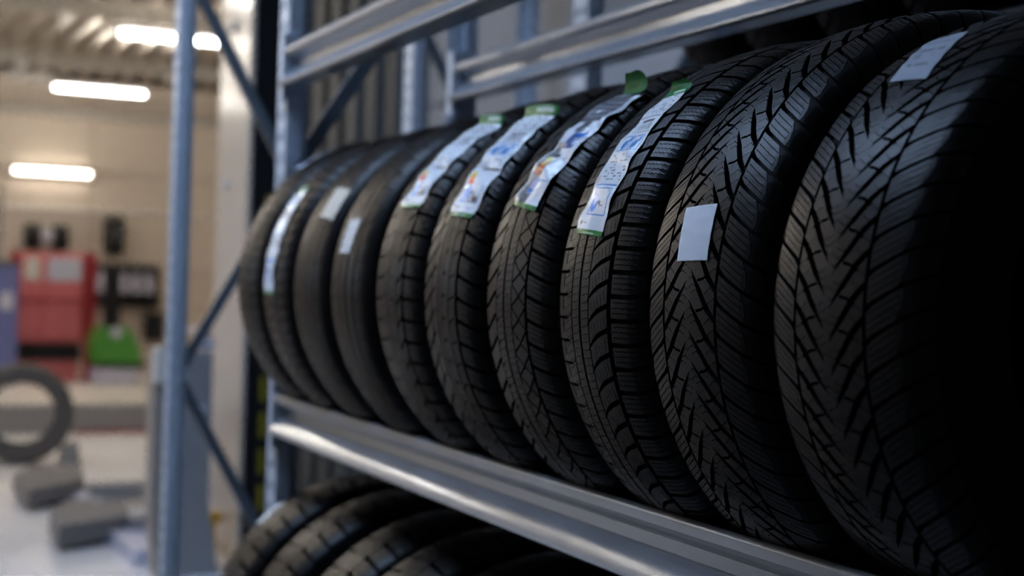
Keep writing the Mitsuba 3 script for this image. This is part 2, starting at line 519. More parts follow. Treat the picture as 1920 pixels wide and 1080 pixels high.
def pattern_chevron(p, sipes=True, flip=False):
    """Directional winter tread: tapered arrow grooves from the centre rib, straight side grooves, raked shoulder blocks."""
    def half(full):
        S = [ln([(3, 2), (10, -7), (21, -20), (34, -37), (48, -50)], 0, (.5, 3.6, 6.8, 7.2, 5.6)),
             ln([(48, -p), (48, p)], 4.6),
             ln([(48, 2), (56, -4), (84, -19), (125, -38)], 0, (6.5, 4.6, 3.8, 3.4)),
             ln([(16, -9), (25, -7.5), (36, -2)], 3.0)]
        if sipes:
            for q in (.27, .5, .73):
                S.append(ln([(52, -2 + p * q), (70, -12 + p * q), (85, -20 + p * q)], .9))
            S.append(ln([(88, -21.5), (90, -21.5 + p * .35), (88, -21.5 + p * .7), (82, -18 + p * .96)], .9))
            S += [ln([(.5, -8), (6, -5), (8, -8.5)], .8), ln([(.5, -17), (8, -12.5), (13, -15)], .8), ln([(6, -22), (14, -18.5), (18, -21)], .8),
                  ln([(30, -22), (38, -16), (44, -20)], .8), ln([(36, -32), (45, -27)], .8)]
        return unary_union(S)
    Rr = half(True)
    Ll = affinity.translate(affinity.scale(Rr, -1, 1, origin=(0, 0)), 0, -.36 * p / 1000)
    G = repeat([Rr, Ll], p, 5)
    return affinity.scale(G, 1, -1, origin=(0, 0)) if flip else G


def pattern_ribs(p, sipes=True):
    """Asymmetric winter tread: hooks and narrow ribs left, raked band, wide groove, lateral shoulder blocks right."""
    S = [ln([(-40, -p), (-40, p)], 3.6), ln([(-18, -p), (-18, p)], 5.4), ln([(4, -p), (4, p)], 2.6), ln([(48, -p), (48, p)], 8.5),
         ln([(1, -4), (12, 6), (24, 13), (49, 21)], 0, (2.0, 4.6, 6.0, 6.0)),
         ln([(48, 3), (80, 2.5), (125, 6)], 5.6),
         ln([(-125, 3), (-66, 3), (-52, 3)], 3.8), ln([(-67, 3), (-67, -15)], 3.4), ln([(-52, 3), (-38, 9)], 1.4)]
    if sipes:
        for q in (.3, .52, .74):
            S.append(zig(54, 3 + p * q, 92, 3 + p * q, .9, 1.5))
        for q in (.1, .43, .76):
            S.append(zig(-37, p * q, -22, p * q + 3, .8, 1.0))
            S.append(zig(-14, p * q, 2, p * q + 2, .8, 1.0))
        for q in (.2, .55, .9):
            S.append(zig(-62, p * q - 2, -43, p * q + 5, .8, 1.0))
        for q in (.1, .3, .5, .7, .9):
            S.append(zig(11 + 32 * q, 3 + 15 * q + 3.5, 6 + 34 * q, 3 + 15 * q + 20, .8, 1.0, 2.6))
    return repeat(S, p, 3)


def pattern_cross(p):
    """Winter tread with raked left shoulder, bold centre groove, crossing oblique grooves and lateral shoulder blocks."""
    S = [ln([(-40, -p), (-40, p)], 3.4), ln([(-14, -p), (-14, p)], 6.0), ln([(10, -p), (10, p)], 2.6), ln([(48, -p), (48, p)], 6.4),
         ln([(-125, -26), (-70, -8), (-42, 10)], 6.4),
         ln([(48, 6), (90, -6), (125, -12)], 5.4),
         ln([(9, 22), (30, 4), (49, -10)], 2.4), ln([(11, -8), (28, 3), (50, 24)], 3.4), ln([(-38, 0), (-30, 5)], 3)]
    for q in (.3, .52, .74):
        S.append(zig(53, 5 + p * q, 92, -6 + p * q, .9, 1.0))
    for q in (.15, .45, .75):
        S.append(zig(-37, p * q, -18, p * q + 4, .8, 1.0))
        S.append(zig(-10, p * q, 8, p * q + 3, .8, 1.0))
    return repeat(S, p, 3)


def pattern_block(p, fine=False):
    """Winter tread: raked ribs left, long grooves, big lateral shoulder blocks right."""
    S = [ln([(50, -p), (50, p)], 7.5), ln([(-12, -p), (-12, p)], 5.0), ln([(2, -p), (2, p)], 2.6), ln([(25, -p), (25, p)], 2.8),
         ln([(50, 5), (90, -8 if not fine else 2), (125, -17 if not fine else 0)], 6.0)]
    if fine:
        S += [ln([(26, -6), (52, 14)], 5.5), ln([(-40, -p), (-40, p)], 4.4), ln([(-125, 0), (-42, 4)], 4.0), ln([(-38, 6), (-14, 10)], 2.0), ln([(4, 2), (14, 6)], 2.5)]
    else:
        S += [ln([(-38, -p), (-38, p)], 4.2), ln([(-125, -32), (-70, -12), (-38, 10), (-20, 20)], 0, (6.5, 6.5, 5.5, 2.0)), ln([(4, 4), (13, 9)], 3.4), ln([(28, 0), (42, 7)], 3.0)]
    for q in (.33, .66):
        S.append(zig(56, 5 + p * q, 90, -6 + p * q, .7, .8))
    return repeat(S, p, 3)


def pattern_smooth(p):
    S = [ln([(x, -p), (x, p)], w) for x, w in ((-46, 7.5), (-15, 10), (17, 10), (48, 6.5))]
    S += [ln([(50, 2), (84, -2)], 2.0), ln([(-84, -2), (-50, 3)], 2.0), ln([(-41, 5), (-24, 9)], 1.6)]
    return repeat(S, p, 2)


def pattern_fine(p):
    S = [ln([(x, -p), (x, p)], 5) for x in (-30, 30)] + [ln([(-112, 3), (-32, -2)], 3.4), ln([(32, -2), (112, 3)], 3.4), ln([(-26, 4), (26, 8)], 2.4)]
    return repeat(S, p, 2)


def pattern_heavy(p):
    S = [ln([(x, -p), (x, p)], w) for x, w in ((-30, 5), (-3, 4), (26, 6))]
    S += [ln([(22, 4), (70, -1), (130, -6)], 9.0), ln([(-130, -4), (-70, 0), (-30, 5)], 7), ln([(-28, 0), (-4, 6)], 2), ln([(-2, 2), (24, 9)], 2.4)]
    return repeat(S, p, 2)


def build_tread(R, tw, sw, bead, depth, n, fn, *a, **k):
    pf = Prof(R, tw, sw, bead, depth)
    pitch = 2 * np.pi * R / n
    return pf, tread_mesh(pf, fn(pitch * 1000, *a, **k), pitch, n), carcass_mesh(pf)


R0 = .3245
KINDS = {
    'chevron': build_tread(R0, .190, .216, .203, .0082, 66, pattern_chevron, True, False),
    'vee': build_tread(.297, .190, .214, .180, .0082, 64, pattern_chevron, True, True),
    'ribs': build_tread(R0, .186, .212, .203, .0078, 74, pattern_ribs),
    'cross': build_tread(R0, .186, .212, .203, .0078, 68, pattern_cross),
    'block': build_tread(R0, .184, .210, .203, .0078, 64, pattern_block),
    'notch': build_tread(R0, .184, .210, .203, .0078, 60, pattern_block, True),
    'smooth': build_tread(R0, .182, .210, .203, .0065, 60, pattern_smooth),
    'fine': build_tread(R0, .178, .206, .203, .0065, 80, pattern_fine),
    'heavy': build_tread(.38, .184, .207, .205, .011, 56, pattern_heavy),
}
DY = .024


def tyre(kind, x, y, z, label, group=None, spin=0.0, rz=0.0, mats=None):
    pf, (tv, tf), (cv, cf) = KINDS[kind]
    k = thing('tyre', label, 'tyre', group)
    c, s = math.cos(spin), math.sin(spin)
    Rm = np.array([[c, 0, s], [0, 1, 0], [-s, 0, c]])
    Z = np.array([[math.cos(rz), -math.sin(rz), 0], [math.sin(rz), math.cos(rz), 0], [0, 0, 1]])
    M = Z @ Rm
    o = np.array([x, y, z])
    m1, m2 = mats or (RUBBER, RUBBER_B)
    part(k, 'tread', (tv @ M.T + o, tf), m1, smooth=True)
    part(k, 'casing', (cv @ M.T + o, cf), m2, smooth=True)
    return k


# ---- stickers: painted in (u: 0 bottom .. 1 top, w: 0 left .. 1 right) of the label
def raster(nu, nw, base):
    return np.ones((nu, nw, 3)) * np.array(base)


def rect(C, u0, u1, w0, w1, col):
    nu, nw = C.shape[:2]
    C[int(round(u0 * (nu - 1))):int(round(u1 * (nu - 1))) + 1, int(round(w0 * (nw - 1))):int(round(w1 * (nw - 1))) + 1] = col


def frame_(C, u0, u1, w0, w1, col, t=.006, s=.02):
    rect(C, u0, u0 + t, w0, w1, col), rect(C, u1 - t, u1, w0, w1, col), rect(C, u0, u1, w0, w0 + s, col), rect(C, u0, u1, w1 - s, w1, col)


def disc(C, u, w, ru, rw, col, hole=0.0):
    nu, nw = C.shape[:2]
    U, W = np.meshgrid(np.linspace(0, 1, nu), np.linspace(0, 1, nw), indexing='ij')
    q = ((U - u) / ru) ** 2 + ((W - w) / rw) ** 2
    C[(q < 1) & (q >= hole)] = col


def dashes(C, rng, u0, u1, w0, w1, rows, col, fill=.5, along='w'):
    for i in range(rows):
        u = u0 + (u1 - u0) * (i + .5) / rows
        w = w0
        while w < w1:
            L = rng.uniform(.03, .09)
            if rng.random() < fill:
                rect(C, u, u + .006, w, min(w + L, w1), col)
            w += L + rng.uniform(.02, .05)


INK, BLUEI = (.03, .035, .05), (.012, .20, .52)


def paint_long(nu, nw, rng, energy=False, icons=True):
    C = raster(nu, nw, (.74, .76, .78))
    G = (.002, .17, .03)
    rect(C, 0, .028, 0, 1, G)
    rect(C, .007, .014, .35, .72, (.35, .6, .4))
    rect(C, .955, 1, 0, 1, G)
    rect(C, .972, .985, .4, .9, (.6, .7, .6))
    frame_(C, .15 - .035, .30 - .02, .22, .88, BLUEI)
    rect(C, .292, .300, .1, .95, BLUEI)
    disc(C, .185, .36, .055, .12, (.03, .25, .75), .0)
    disc(C, .185, .36, .018, .04, (.5, .65, .85))
    rect(C, .18, .20, .5, .58, INK), rect(C, .17, .178, .58, .72, (.25, .27, .3))
    rect(C, .06, .078, .12, .2, (.12, .07, .06)), rect(C, .066, .072, .24, .36, (.35, .3, .3))
    rect(C, .31, .36, .06, .12, (.6, .3, .3))
    dashes(C, rng, .32, .50, .16, .92, 9, INK, .35)
    if icons:
        frame_(C, .52, .63, .14, .5, BLUEI, .005, .02), frame_(C, .52, .63, .58, .92, BLUEI, .005, .02)
        for w in (.34, .70):
            disc(C, .56, w, .035, .09, BLUEI), disc(C, .60, w + .09, .02, .05, BLUEI)
    rect(C, .655, .66, .2, .9, (.35, .36, .4))
    for q in np.linspace(.25, .8, 14):
        rect(C, .675, .715, q, q + rng.choice([.008, .02]), (.25, .26, .3))
    rect(C, .725, .742, .3, .82, (.12, .12, .14))
    rect(C, .765, .769, .05, .9, INK)
    dashes(C, rng, .78, .95, .12, .92, 8, INK, .4)
    if energy:
        rect(C, .25, .40, .04, .96, (.74, .76, .78)), rect(C, .385, .395, .4, .95, INK)
        for i, col in enumerate([(.75, .02, .03), (.85, .12, .02), (.9, .35, .02), (.8, .6, .03)]):
            rect(C, .26 + .026 * i, .285 + .026 * i, .12, .40 - .03 * i, col)
        rect(C, .12, .16, .5, .82, INK), rect(C, .13, .15, .56, .62, (.7, .72, .75)), rect(C, .125, .165, .2, .42, (.35, .5, .8))
    return C


def paint_film(nu, nw, rng):
    """White label in a folded clear wrapper: a dark transparent fold on the left, printed label right."""
    C = raster(nu, nw, (.70, .72, .75))
    U, W = np.meshgrid(np.linspace(0, 1, nu), np.linspace(0, 1, nw), indexing='ij')
    edge = .46 + .05 * np.sin(U * 9)
    C[(W < edge) & (U < .5)] = (.16, .17, .19)
    C[(W < .10) & (U < .62)] = (.62, .60, .58)
    C[(W < .42) & (U > .5) & (U < .72)] = (.66, .68, .72)
    C[(U > .60) & (W > .3) & (W < .6)] = (.07, .075, .085)
    C[(U > .70)] = (.10, .105, .12)
    C[(U > .55) & (W > .86)] = (.55, .57, .62)
    for u in (.74, .79, .84, .90):
        rect(C, u, u + .018, .15, .8, (.22, .22, .25))
    for i, col in enumerate([(.5, .03, .02), (.6, .12, .02), (.7, .35, .03), (.65, .55, .05)]):
        rect(C, .24 + .035 * i, .275 + .035 * i, .22, .44, col)
    rect(C, .385, .41, .38, .55, (.02, .02, .03))
    rect(C, .46, .60, .42, .80, (.02, .07, .25)), rect(C, .56, .60, .55, .85, (.02, .15, .5))
    rect(C, .10, .22, .34, .46, (.05, .22, .62))
    rect(C, .20, .206, .5, .95, (.15, .3, .6))
    rect(C, 0, .03, 0, 1, (.002, .17, .03))
    return C


def paint_short(nu, nw, rng):
    C = raster(nu, nw, (.66, .62, .58))
    dashes(C, rng, .2, .8, .2, .8, 3, (.45, .45, .45), .4)
    return C


def paint_note(nu, nw, rng):
    """White square label with three printed lines."""
    C = raster(nu, nw, (.25, .285, .335))  # paper colour darkened to stand in for the weaker light at this end
    g = (.10, .105, .12)
    rect(C, .79, .82, .12, .92, (.17, .18, .2))
    for (u, lst) in ((.60, (.15, .21, .27, .33, .40, .46, .52, .66, .74, .80)), (.26, (.2, .26, .42, .48, .56, .62, .7))):
        for w in lst:
            rect(C, u, u + .055, w, w + .035, g), rect(C, u + .02, u + .03, w - .012, w + .05, g)
    for w in (.17, .24, .31):
        rect(C, .44, .53, w, w + .012, (.10, .1, .12)), rect(C, .44, .455, w, w + .045, (.1, .1, .12)), rect(C, .515, .53, w, w + .045, (.1, .1, .12)), rect(C, .475, .49, w, w + .045, (.1, .1, .12))
    rect(C, .45, .52, .68, .70, g)
    return C


def sticker(k, kind, o, corners, painter, label, m=PAPER, seed=1, lift=.0016, wave=.0012, n=(220, 64), name='label', curl=0.0, jag=0.0, dt=DY):
    """corners: (t, angle in degrees) bottom-left, bottom-right, top-right, top-left, as seen from the aisle (t is +y)."""
    pf = KINDS[kind][0]
    rng = np.random.default_rng(seed)
    nu, nw = n
    C = painter(nu, nw, rng) if callable(painter) else raster(nu, nw, painter)
    U, W = np.meshgrid(np.linspace(0, 1, nu), np.linspace(0, 1, nw), indexing='ij')
    bl, br, tr, tl = [np.array(c, float) for c in corners]
    P = (bl * ((1 - U) * (1 - W))[..., None] + br * ((1 - U) * W)[..., None] + tr * (U * W)[..., None] + tl * (U * (1 - W))[..., None])
    t, ang = P[..., 0] - dt, np.radians(P[..., 1])
    if jag:
        t = t + jag * (meshkit.noise(np.stack([U * 11, np.round(W), U * 0], -1), seed) - .5) * 2 * np.abs(W * 2 - 1)
    # arc position from the lateral position
    aa = np.linspace(0, pf.amax * .6, 200)
    a = np.interp(np.abs(t), pf.ft(aa), aa)
    h = lift + wave * (meshkit.fbm(np.stack([U * 9, W * 2.2, U * 0], -1), 3, seed) - .35) * 2 + wave * .8 * np.sin(U * 24 + 3 * W)
    h = h + curl * np.clip((U - .93) / .07, 0, 1) ** 2
    h = np.maximum(h, .0009)
    X = np.where(t >= 0, -a, a)
    V = pf.at(ang * pf.R, X, -h) + np.array(o)
    Vb = pf.at(ang * pf.R, X, -h + .00035) + np.array(o)
    i, j = np.meshgrid(np.arange(nu - 1), np.arange(nw - 1), indexing='ij')
    q = np.stack([i * nw + j, i * nw + j + 1, (i + 1) * nw + j + 1, (i + 1) * nw + j], -1).reshape(-1, 4)
    N = nu * nw
    back = q[:, ::-1] + N
    rim = np.r_[np.arange(nw), np.arange(1, nu) * nw + nw - 1, (nu - 1) * nw + np.arange(nw - 2, -1, -1), np.arange(nu - 2, 0, -1) * nw]
    r2 = np.roll(rim, -1)
    side = np.stack([rim, rim + N, r2 + N, r2], 1)
    V = np.vstack([V.reshape(-1, 3), Vb.reshape(-1, 3)])
    F = np.vstack([q, back, side])
    F = np.vstack([F[:, [0, 1, 2]], F[:, [0, 2, 3]]])
    col = np.vstack([C.reshape(-1, 3)] * 2)
    return part(k, name, (V, F), m, smooth=True, label=label, color=col)


CX, CZ = 1.089, -.0147
G = 'tyres along the middle shelf'
row = [  # kind, y of the middle plane, label
    ('fine', 2.978, 'farthest tyre on the middle shelf, leftmost, with a pale bluish sticker on its top'),
    ('fine', 2.766, 'second tyre from the left on the middle shelf, long narrow white label down its front'),
    ('smooth', 2.541, 'ribbed tyre with a small cream sticker, third from the left on the middle shelf'),
    ('smooth', 2.308, 'ribbed tyre with a small white sticker, fourth from the left on the middle shelf'),
    ('notch', 2.07, 'winter tyre with a long white label, right of the tyre with the small white sticker'),
    ('block', 1.857, 'winter tyre whose white label has a red and orange mark and jagged edges'),
    ('cross', 1.628, 'winter tyre whose label sits in a folded clear wrapper with a green tab'),
    ('ribs', 1.413, 'winter tyre with a wide white label of blue icons and green ends, in sharp focus'),
    ('chevron', 1.198, 'chevron tread tyre with a blank white rectangular sticker on its front'),
    ('vee', .973, 'nearest tyre on the middle shelf, V tread, square printed note stuck near its top'),
]
K, O = [], []
for i, (kind, y, lab) in enumerate(row):
    y += DY
    x, z = (CX, CZ) if kind != 'vee' else (1.062, -.016)
    K.append(tyre(kind, x, y, z, lab, None, spin=.013 * i))
    O.append((x, y, z))
sticker(K[0], 'fine', O[0], [(.088, 50.6), (.02, 50.6), (.02, 82), (.088, 82)], (.62, .68, .82), 'pale bluish sticker', n=(40, 10), lift=.004)
sticker(K[1], 'fine', O[1], [(.078, -3.3), (.0, -3.3), (-.006, 38), (.066, 37)], lambda a, b, r: paint_long(a, b, r, False, False), 'long white printed label', FILM, 3, jag=.004, n=(160, 40))
sticker(K[2], 'smooth', O[2], [(.010, 23.5), (-.054, 22.5), (-.059, 34.2), (.005, 34.9)], (.66, .56, .44), 'blank cream sticker', n=(40, 24), wave=.0005)
sticker(K[3], 'smooth', O[3], [(.057, 10.6), (.003, 10.5), (-.008, 21.3), (.048, 21.6)], paint_short, 'small white sticker', n=(60, 30), wave=.0004)
sticker(K[4], 'notch', O[4], [(.062, 23.8), (-.022, 23.5), (-.066, 57), (.012, 57)], lambda a, b, r: paint_long(a, b, r, True, False), 'long white label with green ends', FILM, 5, jag=.003, curl=.012)
sticker(K[5], 'block', O[5], [(.047, 20.0), (-.036, 19.1), (-.062, 54.5), (.030, 55)], lambda a, b, r: paint_long(a, b, r, True, True), 'jagged white label with red and orange energy mark', FILM, 6, jag=.006, curl=.012)
LB6 = sticker(K[6], 'cross', O[6], [(.060, 21.4), (-.011, 19.2), (-.066, 54.5), (-.004, 54.3)], paint_film, 'printed label in a clear folded wrapper', FILM, 7, lift=.003, wave=.0022, jag=.004)
LB7 = sticker(K[7], 'ribs', O[7], [(.077, 13.9), (.005, 12.7), (.000, 50.2), (.045, 49.5)], lambda a, b, r: paint_long(a, b, r), 'white label with blue icons and green ends', FILM, 8, jag=.003, n=(520, 120))
sticker(K[8], 'chevron', O[8], [(.048, 7.7), (-.007, 7.9), (-.003, 18.2), (.054, 17.8)], (.62, .66, .72), 'blank white rectangular sticker', wave=.00012, n=(60, 40))
sticker(K[9], 'vee', O[9], [(.056, 45.2), (.003, 44.2), (.022, 59.9), (.080, 61.2)], paint_note, 'square white note with printed lines', wave=.0003, lift=.0012, n=(200, 140))


def tab(k, o, R, t, ang, w, h, label, lean=.3):
    """A crumpled green tab standing off the tread at the label's top end."""
    rng = np.random.default_rng(4)
    nu, nw = 10, 8
    U, W = np.meshgrid(np.linspace(0, 1, nu), np.linspace(0, 1, nw), indexing='ij')
    th = math.radians(ang) + U * h / R * (1 - .5 * U)
    r = R + .0015 + lean * h * U ** 1.4 + .004 * (meshkit.noise(np.stack([U * 4, W * 4, U * 0], -1), 5) - .5)
    y = t - (W - .5) * w * (1 - .35 * U ** 3)
    V = np.stack([-r * np.cos(th), y, r * np.sin(th)], -1) + np.array(o)
    nrm = np.stack([-np.cos(th), 0 * th, np.sin(th)], -1)
    i, j = np.meshgrid(np.arange(nu - 1), np.arange(nw - 1), indexing='ij')
    q = np.stack([i * nw + j, i * nw + j + 1, (i + 1) * nw + j + 1, (i + 1) * nw + j], -1).reshape(-1, 4)
    N = nu * nw
    rim = np.r_[np.arange(nw), np.arange(1, nu) * nw + nw - 1, (nu - 1) * nw + np.arange(nw - 2, -1, -1), np.arange(nu - 2, 0, -1) * nw]
    r2 = np.roll(rim, -1)
    F = np.vstack([q, q[:, ::-1] + N, np.stack([rim, rim + N, r2 + N, r2], 1)])
    F = np.vstack([F[:, [0, 1, 2]], F[:, [0, 2, 3]]])
    part(k, 'green_tab', (np.vstack([V.reshape(-1, 3), (V - .0006 * nrm).reshape(-1, 3)]), F), GREEN, smooth=30, label=label)


tab(LB6, O[6], R0 - .002, -.070, 54.0, .06, .032, 'crumpled green tab', .75)
tab(LB7, O[7], R0 - .001, -.002, 48.6, .05, .03, 'crumpled green tab', .35)

# lower shelf
low = [(3.0, 'farthest left tyre on the bottom shelf, with a thin pale sticker'), (2.752, 'second heavy tread tyre from the left on the bottom shelf'),
       (2.482, 'third heavy tread tyre from the left on the bottom shelf'), (2.27, 'fourth heavy tread tyre from the left on the bottom shelf'),
       (2.03, 'rightmost visible tyre on the bottom shelf, only its top showing at the photo edge')]
ZL = -.815
for i, (y, lab) in enumerate(low):
    k = tyre('heavy', CX, y, ZL, lab, spin=.02 * i)
    if i == 0:
        sticker(k, 'heavy', (CX, y, ZL), [(.074, 45.5), (.034, 46.5), (.046, 57), (.080, 56.5)], (.80, .77, .70), 'thin pale sticker', n=(40, 16), dt=0)


# ------------------------------------------------------------------ racks
def upright(x, y0, y1, side, z0=FL, z1=1.55, pitch=.05):
    """Perforated omega post; side -1: the perforated face looks to -x."""
    d = .052 * -side
    holes = []
    zz = z0 + .06
    yc = (y0 + y1) / 2
    while zz < z1 - .05:
        for q in (-.018, .018):
            holes.append(sbox(yc + q - .007, zz, yc + q + .007, zz + .024))
        zz += pitch
    plate = sbox(y0 + .004, z0, y1 - .004, z1)
    plate = Polygon(plate.exterior.coords, [h.exterior.coords for h in holes])
    a = x
    ms = [extr_x(plate, a, a + .0025 * -side)]
    for y in (y0, y1):
        e = 1 if y == y0 else -1
        ms.append(bbox((a, y, z0), (a + d * .62, y + e * .004, z1), .001))
        ms.append(bbox((a + d * .60, y, z0), (a + d * .62, y + e * .018, z1), .001))
        ms.append(bbox((a + d * .60, y + e * .015, z0), (a + d, y + e * .018, z1), .001))
    ms.append(bbox((min(a, a + d) - .015, y0 - .015, z0), (max(a, a + d) + .015, y1 + .015, z0 + .006), .001))
    return cat(*ms)


def brace(p0, p1, w=.034, d=.022):
    """A channel section between two points in one x-z plane."""
    p0, p1 = np.array(p0, float), np.array(p1, float)
    L = np.linalg.norm(p1 - p0)
    U = unary_union([sbox(-w / 2, 0, w / 2, .002), sbox(-w / 2, 0, -w / 2 + .002, d), sbox(w / 2 - .002, 0, w / 2, d)])
    m = trimesh.creation.extrude_polygon(U, L, engine='earcut')
    ez = (p1 - p0) / L
    ey = np.array([0, 1.0, 0])
    ex = np.cross(ey, ez)
    M = np.eye(4)
    M[:3, 0], M[:3, 1], M[:3, 2], M[:3, 3] = ex, ey, ez, p0
    m.apply_transform(M)
    m.fix_normals()
    return m


def frame(t, x0, x1, yf, front_nodes, half, z1=1.55):
    """End frame between y = yf - .08 and yf, bracing zigzag from the front nodes."""
    up0 = part(t, 'upright', upright(x0, yf - .08, yf, -1, z1=z1), GALV)
    part(t, 'upright', upright(x1, yf - .08, yf, 1, z1=z1), GALV)
    xa, xb = x0 + .04, x1 - .04
    yb = yf - .05
    z = front_nodes
    for zf in z:
        for sgn in (-1, 1):
            za, zb = zf + sgn * .02, zf + sgn * (half - .02)
            if zb < FL + .02 or zb > z1 or za > z1:
                # clip the strut at the post's foot
                zc_ = np.clip(zb, FL + .05, z1 - .03)
                if abs(zc_ - za) < .15:
                    continue
                xc_ = xa + (xb - xa) * (zc_ - za) / (zb - za)
                if abs(zc_ - zb) > .25:
                    continue
                part(t, 'brace', brace((xa, yb, za), (xb, yb, zc_)), BRACE)
            else:
                part(t, 'brace', brace((xa, yb, za), (xb, yb, zb)), BRACE)
    for zf in z:
        part(up0, 'bolt', cyl((xa, yb - .012, zf), (xa, yb + .03, zf), .009, 8), GALV)


_q = np.linspace(math.pi / 2, math.pi, 10)
_lip = [(.024 - .036 * q, -.052 - .012 * q - .020 * q * q) for q in np.linspace(0, 1, 12)]
_ridge = [(.007 + .007 * math.cos(a), -.007 + .007 * math.sin(a)) for a in _q]
BP = Polygon([(.038, -.036)] + _ridge + [(0, -.017), (.004, -.023), (.018, -.030), (.024, -.036)] + _lip + [(-.012, -.088), (-.006, -.092), (.038, -.092)])


def beam(t, x, ztop, y0, y1, sgn=1):
    """A sigma beam; x is its outer face, sgn 1 for the aisle side."""
    p = affinity.translate(affinity.scale(BP, sgn, 1, origin=(0, 0)), x, ztop)
    bk = part(t, 'beam', extr_y(p, y0, y1), BEAM, smooth=28)
    for y in (y0, y1):
        e = 1 if y == y0 else -1
        xa = x + sgn * .002
        part(bk, 'connector', cat(bbox((xa, y - e * .002, ztop - .125), (xa + sgn * .036, y + e * .004, ztop + .03), .0015),
                                 bbox((xa - sgn * .004, y - e * .03, ztop - .125), (xa + sgn * .002, y + e * .004, ztop + .03), .0015)), GALV)


X0, X1 = .884, 1.35
rk = thing('tyre_rack', 'galvanised steel shelf rack that holds the row of labelled tyres', 'rack')
frame(rk, X0, X1, 3.212, (-1.05, .24), .645)
frame(rk, X0, X1, .42, (-1.05, .24), .645)
for zt in (-.262, .522, -1.135):
    beam(rk, .872, zt, .424, 3.128)
    if zt > 0:
        beam(rk, 1.285, zt, .424, 3.128, 1)
    else:
        beam(rk, 1.306, zt, .424, 3.128, -1)

fk = thing('rack_frame', 'galvanised upright frame with diagonal braces standing past the end of the tyre rack', 'rack frame')
frame(fk, .886, 1.29, 4.42, (-.31, .93), .62)

rk2 = thing('tyre_rack', 'second galvanised rack standing behind the labelled tyres along the grey wall', 'rack')
frame(rk2, 1.6, 2.04, 4.307, (-.445, .835), .64)
frame(rk2, 1.6, 2.04, 3.125, (-1.17, .11), .64)
for zt in (-.5, 1.3):
    beam(rk2, 1.61, zt, 3.13, 4.223)
    beam(rk2, 2.03, zt, 3.13, 4.223, -1)
ws = thing('tyre_shelf', 'dark tyre shelf on wall brackets behind the nearest labelled tyres', 'shelf')
for x in (1.60, 2.03):
    part(ws, 'rail', bbox((x - .015, .75, .40), (x + .015, 2.53, .445), .004), DARK)
for y in (.9, 1.65, 2.4):
    part(ws, 'bracket_or_glint', cat(bbox((1.58, y - .02, .36), (XR, y + .02, .40), .004), bbox((XR - .01, y - .03, .2), (XR, y + .03, .5), .003)), DARK)
for i, w in enumerate(('farthest', 'second farthest', 'third farthest', 'middle', 'third nearest', 'second nearest', 'nearest')):
    tyre('block', 1.815, 2.46 - .226 * i, .445 + .245, w + ' dark tyre on the shadowed wall shelf behind the labelled tyres', 'dark tyres on the wall shelf')

# ------------------------------------------------------------------ columns at the end of the partition
t = thing('column', 'glossy beige jamb column behind the end of the rack', 'column')
part(t, 'shaft', bbox((1.565, 6.13, FL + .008), (1.585, 6.72, CE), .006), BEIGE_GLOSS)
part(t, 'return', bbox((1.585, 6.66, FL + .008), (1.66, 6.72, CE), .006), BEIGE_GLOSS)
part(t, 'base_plate', bbox((1.53, 6.1, FL), (1.70, 6.75, FL + .008), .003), BEIGE_GLOSS)
for z, y in ((1.12, 6.42), (1.12, 6.62), (.40, 6.5)):
    part(t, 'bracket_or_glint', bbox((1.545, y, z), (1.566, y + .05, z + .04), .006), WHITE)  # white blocks stand in for lamp glints on the gloss paint; no brackets here
t = thing('door_rail', 'black steel column with a yellow edge beside the beige column', 'column')
part(t, 'channel', cat(bbox((1.587, 6.14, FL), (1.75, 6.16, CE), .003), bbox((1.587, 6.16, FL), (1.60, 6.30, CE), .003), bbox((1.735, 6.16, FL), (1.75, 6.30, CE), .003)), DARK)
for i in range(10):
    z = FL + .06 + .16 * i
    part(t, 'yellow_mark', bbox((1.652, 6.132, z), (1.676, 6.142, z + .11), .002), HAZARD)

# ------------------------------------------------------------------ workshop in the background
t = thing('wheel_lift_post', 'grey workshop pedestal with tan side and flared foot, beside the galvanised post', 'machine')
prof = Polygon([(-.08, 0), (.165, 0), (.14, .16), (.118, .30), (.118, .92), (-.02, .93), (-.02, .30), (-.06, .12)])
m = extr_y(affinity.translate(prof, 1.26, FL), 5.88, 6.12)
part(t, 'body', m, SLATE)
part(t, 'side_panel', extr_y(Polygon([(1.165, FL), (1.245, FL), (1.225, FL + .3), (1.225, -.33), (1.135, -.33), (1.135, FL + .3)]), 5.86, 6.0), BROWN)
part(t, 'control_box', bbox((1.13, 5.82, -.45), (1.20, 5.9, -.30), .01), CREAM)
for x in (1.33, 1.365, 1.395):
    part(t, 'knob', cat(cyl((x, 6.0, -.33), (x, 6.0, -.30), .006, 8), trimesh.creation.icosphere(2, .018).apply_translation([x, 6.0, -.29])), LILAC, smooth=40)
part(t, 'bolt', cyl((1.335, 5.87, -.56), (1.335, 5.885, -.56), .018, 12), LILAC, smooth=40)


def slab(P, z0, z1):
    return trimesh.convex.convex_hull(np.vstack([np.c_[P, np.full(len(P), z0)], np.c_[np.array(P) * .96 + np.mean(P, 0) * .04, np.full(len(P), z1)]]))


